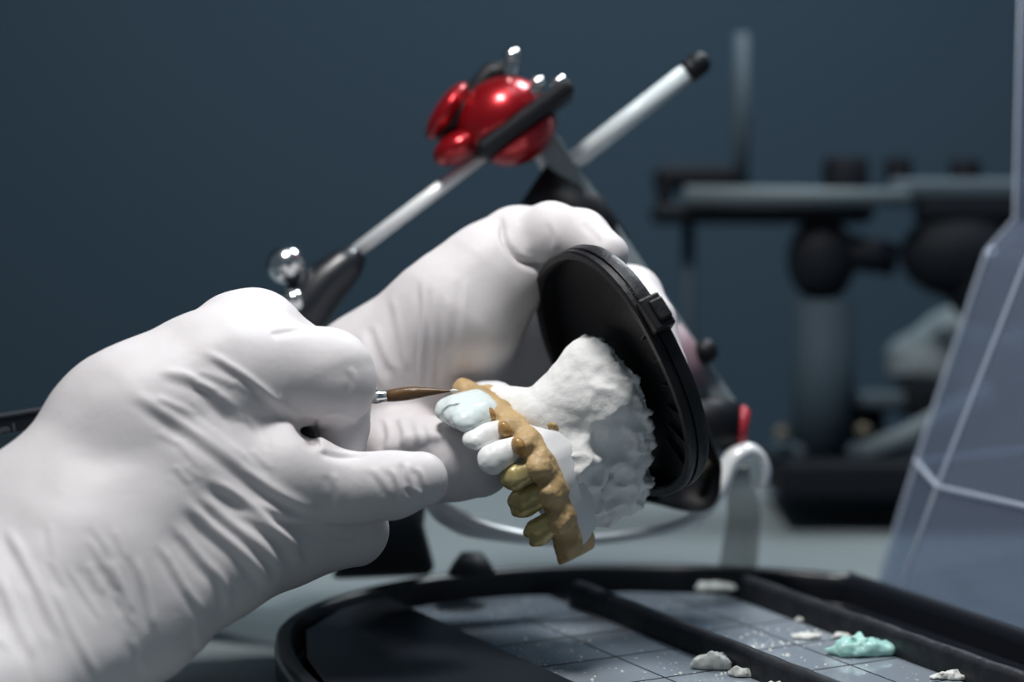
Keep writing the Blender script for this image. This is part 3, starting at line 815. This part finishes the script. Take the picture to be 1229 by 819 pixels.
mb = MB().tube([B(988, 360), B(988, 560)], [36 * fb, 40 * fb], 20); mb.build('post', M['bgpost'], bg, 'slate grey post')
bbox('base', 925, 548, 1300, 594, -160, 170, M['bgdark'], 'flat black base')
bbox('base', 930, 530, 1060, 552, -40, 120, M['bggrey'], 'grey base step')
MB().tube([B(1035, 546, -120), B(1090, 524, -120), B(1190, 470, -120)], 14 * fb, 16).build('lever', M['bgbar'], bg, 'satin metal lever')
bbox('support', 1080, 458, 1300, 500, -20, 160, M['bgdark'], 'black support')
bbox('support', 1020, 470, 1110, 492, 10, 150, M['bggrey'])
bbox('support', 1120, 495, 1300, 550, 20, 150, M['bgdark'])
bbox('support', 1020, 490, 1060, 535, 40, 120, M['bgdark'])
for u, v in ((1036, 517), (938, 520)):
    MB().ball(B(u, v, -60), 9 * fb, 12, 8).build('rivet', M['brass'], bg, 'dull brass rivet')
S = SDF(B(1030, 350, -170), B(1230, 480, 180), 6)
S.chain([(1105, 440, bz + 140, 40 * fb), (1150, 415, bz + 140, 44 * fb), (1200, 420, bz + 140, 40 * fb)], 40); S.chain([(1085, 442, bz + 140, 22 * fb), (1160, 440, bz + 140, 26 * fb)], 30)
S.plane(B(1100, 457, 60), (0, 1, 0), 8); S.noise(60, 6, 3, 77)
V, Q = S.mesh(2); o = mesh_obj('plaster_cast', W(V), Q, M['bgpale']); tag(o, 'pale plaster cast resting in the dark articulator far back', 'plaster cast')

# ================================================================== MIXING TRAY
TS = 188 / 178.0
def T(s, t, z): return np.array([(.877 * s + .48 * t) * TS, (.48 * s - .877 * t) * TS, z])
tray = thing('mixing_tray', 'black mixing tray with glass plates and dividers under the hands', 'tray', tuple(T(380, -610, 0) / 1000))
out = [(276, -520), (274, -570), (277, -612), (285, -645), (298, -672), (318, -690), (345, -701), (372, -703), (400, -697), (428, -682), (450, -664), (462, -650), (466, -640), (466, -560), (464, -520), (452, -500), (300, -500), (284, -506)]
def dens(poly, n=5):
    P = np.array(poly, float); n_p = len(P); r = []
    for i in range(n_p):
        p0, p1, p2, p3 = P[i - 1], P[i], P[(i + 1) % n_p], P[(i + 2) % n_p]
        for k in range(n):
            t = k / n
            r.append(.5 * ((2 * p1) + (-p0 + p2) * t + (2 * p0 - 5 * p1 + 4 * p2 - p3) * t * t + (-p0 + 3 * p1 - 3 * p2 + p3) * t ** 3))
    return np.array(r)
oc = dens(out)
def inset(P, d):
    t = np.roll(P, -1, 0) - np.roll(P, 1, 0); t /= np.linalg.norm(t, axis=1)[:, None]
    nrm = np.stack([-t[:, 1], t[:, 0]], 1)
    area = np.sum(P[:, 0] * np.roll(P[:, 1], -1) - P[:, 1] * np.roll(P[:, 0], -1))
    return P + nrm * d * (1 if area > 0 else -1)
prof = [(5, 0), (1.5, .8), (0.3, 3), (0, 9), (.5, 11.6), (1.8, 12.6), (3.6, 12.6), (4.8, 11.6), (5.2, 9), (5.4, 4), (7, 3)]
mb = MB(); mb.loft([[T(p[0], p[1], z) for p in inset(oc, d)] for d, z in prof])
mb.build('tray_body', M['blackgloss'], tray, 'glossy black tray with rounded rim', world=True, sharp=50)
def clip_t(s0, s1, d=7):
    """inside outline of the tray between two s values"""
    I = inset(oc, d); r = []
    top = [p for p in I if s0 <= p[0] <= s1 and p[1] < -600]; top.sort(key=lambda p: p[0])
    def tt(s): 
        q = sorted([p for p in I if p[1] < -600], key=lambda p: p[0]); return np.interp(s, [p[0] for p in q], [p[1] for p in q])
    return [(s0, tt(s0))] + [tuple(p) for p in top] + [(s1, tt(s1)), (s1, -512), (s0, -512)]
def slab(name, poly, z0, z1, m, label, par=tray, bv=.0006):
    mb = MB().prism([T(a, b, 0) for a, b in poly], np.array([0, 0, z0]), np.array([0, 0, z1]))
    return bevel(mb.build(name, m, par, label, world=True, smooth=False), bv, 3)
slab('cover_panel', [(284, -514), (281.5, -570), (284, -612), (291, -640), (303, -667), (321, -684), (339, -692.5), (339, -514)], 3, 10.5, M['blackgloss'], 'smooth black panel over the rounded end')
slab('glass_plate', [(340.5, -690), (360, -692), (376, -690), (387, -686), (387, -514), (340.5, -514)], 3, 6.5, M['glass'], 'smeared grey glass plate')
slab('glass_plate', [(392.5, -684), (410, -678), (424, -668), (431.5, -662), (431.5, -514), (392.5, -514)], 3, 6.5, M['glass'], 'smeared grey glass plate')
def divider(s, t0):
    rings = []
    for t in np.linspace(t0, -508, 40):
        j = lambda a: a * float(vnoise(np.array([[t, s, a]]), 6, 3)[0])
        rings.append([T(s - 2.6, t, 3), T(s - 2.5, t, 11.5 + j(.25)), T(s - 1.6, t, 12.9 + j(.2)), T(s + j(.2), t, 13.4 + j(.3)), T(s + 1.6, t, 12.9 + j(.2)), T(s + 2.5, t, 11.5 + j(.25)), T(s + 2.6, t, 3)])
    MB().loft(rings).build('divider', M['worn'], tray, 'worn black divider bar', world=True, sharp=60)
divider(389.3, -673); divider(434.4, -657)
mb = MB()
for s0, s1, ts_ in ((341.5, 386, (-664, -640, -616, -592, -568)), (393.5, 430.5, (-652, -628, -604, -580, -556))):
    for t in ts_: mb.box(T((s0 + s1) / 2, t, 6.55), ((s1 - s0) / 2 * TS, .22, .06), ((.877, .48, 0), (.48, -.877, 0), (0, 0, 1)))
    mb.box(T((s0 + s1) / 2 + 4, -590, 6.55), (.2, 76 * TS, .06), ((.877, .48, 0), (.48, -.877, 0), (0, 0, 1)))
mb.build('grid_line', M['blackmatte'], tray, 'thin dark scored lines', world=True, smooth=False)

def gpix(u, v, z):
    """bench-parallel plane at height z (mm) seen at u, v"""
    d = Fv + (u - CX) / F * Rv - (v - CY) / F * Uv; k = (z - H) / d[2]; return CAM + d * k
def blob(name, u, v, ru, rd, h, m, label, cat, seed, group=None, z=6.6, ang=0.0, amp=.35):
    ru *= 1.25; rd *= .62; h *= 1.3; c = gpix(u, v, z); st = min(ru, rd, h * 2) / 9
    R_ = max(ru, rd) * 1.5
    S = SDF(c - np.array([R_, R_, 1]), c + np.array([R_, R_, h * 2 + 1]), st)
    ca, sa = math.cos(ang), math.sin(ang); ax = ((ca, sa, 0), (-sa, ca, 0), (0, 0, 1))
    r_ = np.random.default_rng(seed)
    S.ell(c + np.array([0, 0, h * .25]), (ru, rd, h * .75), ax, 1)
    for _ in range(4):
        o = np.array([r_.uniform(-.6, .6) * ru, r_.uniform(-.6, .6) * rd, r_.uniform(0, .5) * h]); o = o[0] * np.array(ax[0]) + o[1] * np.array(ax[1]) + np.array([0, 0, o[2]])
        S.ell(c + o, (ru * .42, rd * .42, h * .5), ax, h * .3)
    S.noise(min(ru, rd) * .8, h * amp, 3, seed)
    S.plane(c + np.array([0, 0, .05]), (0, 0, -1), st)
    V, Q = biggest(*S.mesh(1))
    o = mesh_obj(name, V / 1000, Q, m); tag(o, label, cat, group); return o
blob('mint_paste', 1035, 784, 9.0, 8.0, 3.0, M['mint'], 'mint green dab of porcelain paste on the second glass plate', 'paste', 12, ang=.2, amp=.45)
blob('paste_chip', 861, 801, 5.2, 6.0, 2.8, M['paste'], 'white paste crumb beside the middle divider, larger of the touching two', 'paste', 3)
blob('paste_chip', 894, 811, 4.2, 4.0, 1.6, M['paste'], 'flat white paste crumb beside the middle divider, nearer of the touching two', 'paste', 4)
blob('paste_chip', 948, 827, 4.5, 4.5, 2.2, M['paste'], 'white paste crumb against the middle divider at the bottom picture edge', 'paste', 5)
blob('paste_chip', 1022, 765, 4.0, 3.5, 1.0, M['paste'], 'flat white paste flake just behind the mint green dab', 'paste', 6)
blob('paste_chip', 968, 766, 3.6, 4.0, 1.0, M['paste'], 'thin white paste flake left of the mint green dab', 'paste', 7)
blob('paste_chip', 861, 709, 5.0, 6.0, 1.8, M['paste'], 'pale paste smear at the far end of the second glass plate', 'paste', 8)
blob('paste_chip', 966, 745, 2.2, 2.6, 1.0, M['paste'], 'small white paste flake beside the right divider, behind the mint dab', 'paste', 9)
blob('paste_chip', 1150, 815, 6.0, 3.5, 1.4, M['paste'], 'white paste smear on second glass plate in front of the mint dab', 'paste', 10)

mb = MB(); r_ = np.random.default_rng(44)
def fleck(u, v, r):
    c = gpix(u, v, 6.55); n = 6; a0 = r_.uniform(0, 6)
    q = [(c[0] + r * math.cos(a0 + k * math.pi / 3) * r_.uniform(.5, 1.3), c[1] + r * 1.6 * math.sin(a0 + k * math.pi / 3) * r_.uniform(.5, 1.3)) for k in range(n)]
    mb.loft([[np.array([x, y, 6.5]) for x, y in q], [np.array([c[0] + (x - c[0]) * .6, c[1] + (y - c[1]) * .6, 6.5 + r * .5]) for x, y in q]])
for _ in range(170):
    t = r_.uniform(); 
    if t < .35: u, v = r_.normal(650, 45), r_.normal(795, 12)
    elif t < .75: u, v = r_.normal(960, 50), r_.normal(775, 14)
    else: u, v = r_.normal(860, 30), r_.normal(800, 10)
    g_ = gpix(u, v, 6.5); s_ = (g_[0] * .877 + g_[1] * .48) / TS
    if (342 < s_ < 386 or 394 < s_ < 430) and v > 715: fleck(u, v, abs(r_.normal(.25, .25)) + .12)
o = mb.build('powder', M['paste'], None, world=True, smooth=False); o['kind'] = 'stuff'; o['label'] = 'fine white powder flecks scattered over the glass plates'; o['category'] = 'powder'

# ================================================================== CLEAR PLASTIC BOTTLE
bot = thing('plastic_bottle', 'clear frosted plastic bottle with sloping faces standing behind tray', 'bottle', (0.18, 0.84, 0))
rings = {0.4: [(116, 878), (114.5, 836), (170, 762), (250, 780), (250, 880), (180, 915)],
         38: [(127, 880), (127.5, 838), (168, 780), (250, 788), (250, 880), (186, 912)],
         104: [(149, 888), (152.5, 843), (180, 812), (250, 805), (250, 880), (198, 908)],
         114: [(158, 890), (158, 850), (182, 822), (250, 812), (250, 880), (200, 906)],
         290: [(158, 890), (158, 850), (182, 822), (250, 812), (250, 880), (200, 906)]}
mb = MB(); mb.loft([[np.array([x, y, z]) for x, y in rings[z]] for z in sorted(rings)], cap=False)
o = mb.build('bottle_wall', M['clear'], bot, 'thin frosted plastic wall', world=True, smooth=False)
sd = o.modifiers.new('Solidify', 'SOLIDIFY'); sd.thickness = 0.0012
bevel(o, 0.0015, 3)
pts = [np.array([x, y, 38.0]) for x, y in rings[38]]; pts += [pts[0], pts[1]]
MB().tube(pts, 1.0, 10, cap=False).build('seam', M['clearseam'], bot, 'raised plastic seam', world=True)
rings[0.6] = rings[0.4]
for j in (0, 1, 2):
    zz = [0.6, 38, 104, 114, 290]
    MB().tube([np.array([*rings[z][j], z], float) for z in zz], [.9, .8, .6, .6, .6], 10).build('edge_fold', M['clearseam'], bot, 'bright folded edge', world=True)

# ================================================================== DEVICE AT THE LEFT
dvw = dep(792.0)
dev = thing('control_box', 'black control box with small grey lettering behind the front wrist', 'control box', tuple(W(A(-40, 771, dvw))))
pl = lambda u, v, dw=0: A(u, v + (-0.16 * (u - 20)), dvw + dw)
def panel(u0, v0, u1, v1, d0, d1, name, m, label=None):
    f = [pl(u0, v0, d0), pl(u1, v0, d0), pl(u1, v1, d0), pl(u0, v1, d0)]; b = [pl(u0, v0, d1), pl(u1, v0, d1), pl(u1, v1, d1), pl(u0, v1, d1)]
    return bevel(MB().loft([f, b]).build(name, m, dev, label, smooth=False), .0006, 3)
panel(-170, 494, 78, 742, 0, 90, 'casing', M['blackgloss'], 'black casing')
panel(-170, 494, 78, 499, -3, 0.5, 'trim_strip', M['bezel_edge'], 'grey top edge')
panel(-165, 519, 73, 730, -2, 1, 'screen', M['screen'], 'dark blue-grey screen')
cu = bpy.data.curves.new('lettering', 'FONT'); cu.body = 'om l'; cu.size = 0.0032; cu.extrude = 0.00005
tmp = bpy.data.objects.new('lettering_curve', cu); C.objects.link(tmp); bpy.context.view_layer.update()
lm = bpy.data.meshes.new_from_object(tmp.evaluated_get(bpy.context.evaluated_depsgraph_get())); bpy.data.objects.remove(tmp); bpy.data.curves.remove(cu)
tx = bpy.data.objects.new('lettering', lm); C.objects.link(tx); lm.materials.clear(); lm.materials.append(M['print']); tx['label'] = 'small grey lettering'
pw = W(pl(-6, 517.0, -1.5)); tx.parent = dev; tx.location = Vector(pw) - dev.location
tx.rotation_euler = (math.radians(82), 0, math.radians(0)); tx.rotation_euler.rotate_axis('Z', math.radians(8))

# ================================================================== LIGHT
def area(name, loc_, target, size, power, col):
    l = bpy.data.lights.new(name, 'AREA'); l.shape = 'DISK'; l.size = size; l.energy = power; l.color = col
    o = bpy.data.objects.new(name, l); C.objects.link(o); o.location = loc_
    o.rotation_euler = (Vector(target) - Vector(loc_)).to_track_quat('-Z', 'Y').to_euler(); return o
area('bench_lamp', (-0.055, 0.68, 0.55), (0.01, 0.77, 0.08), 0.11, 2.5, (1.0, 0.98, 0.96))
area('back_lamp', (0.18, 1.10, 0.50), (-0.02, 0.80, 0.05), 0.14, 1.8, (0.88, 0.95, 1.0))
area('room_lamp', (0.3, 0.9, 1.5), (0.1, 1.2, 0.2), 0.6, 3.0, (0.72, 0.88, 1.0))
w = bpy.data.worlds.new('World'); bpy.context.scene.world = w; w.use_nodes = True
w.node_tree.nodes['Background'].inputs[0].default_value = (0.55, 0.72, 0.85, 1); w.node_tree.nodes['Background'].inputs[1].default_value = 0.115

# ================================================================== CAMERA
cd = bpy.data.cameras.new('Camera'); cam = bpy.data.objects.new('Camera', cd); C.objects.link(cam)
cam.location = (0, 0, H / 1000); cam.rotation_euler = (math.pi / 2 - PITCH, 0, 0)
cd.lens = LENS; cd.sensor_width = 36; cd.sensor_fit = 'HORIZONTAL'; cd.clip_start = 0.05; cd.clip_end = 20
cd.dof.use_dof = True; cd.dof.focus_distance = D0 / 1000; cd.dof.aperture_fstop = 5.4
sc = bpy.context.scene; sc.camera = cam
sc.view_settings.view_transform = 'Standard'; sc.view_settings.look = 'None'; sc.view_settings.exposure = 0.0; sc.view_settings.gamma = 1; sc.view_settings.use_curve_mapping = False
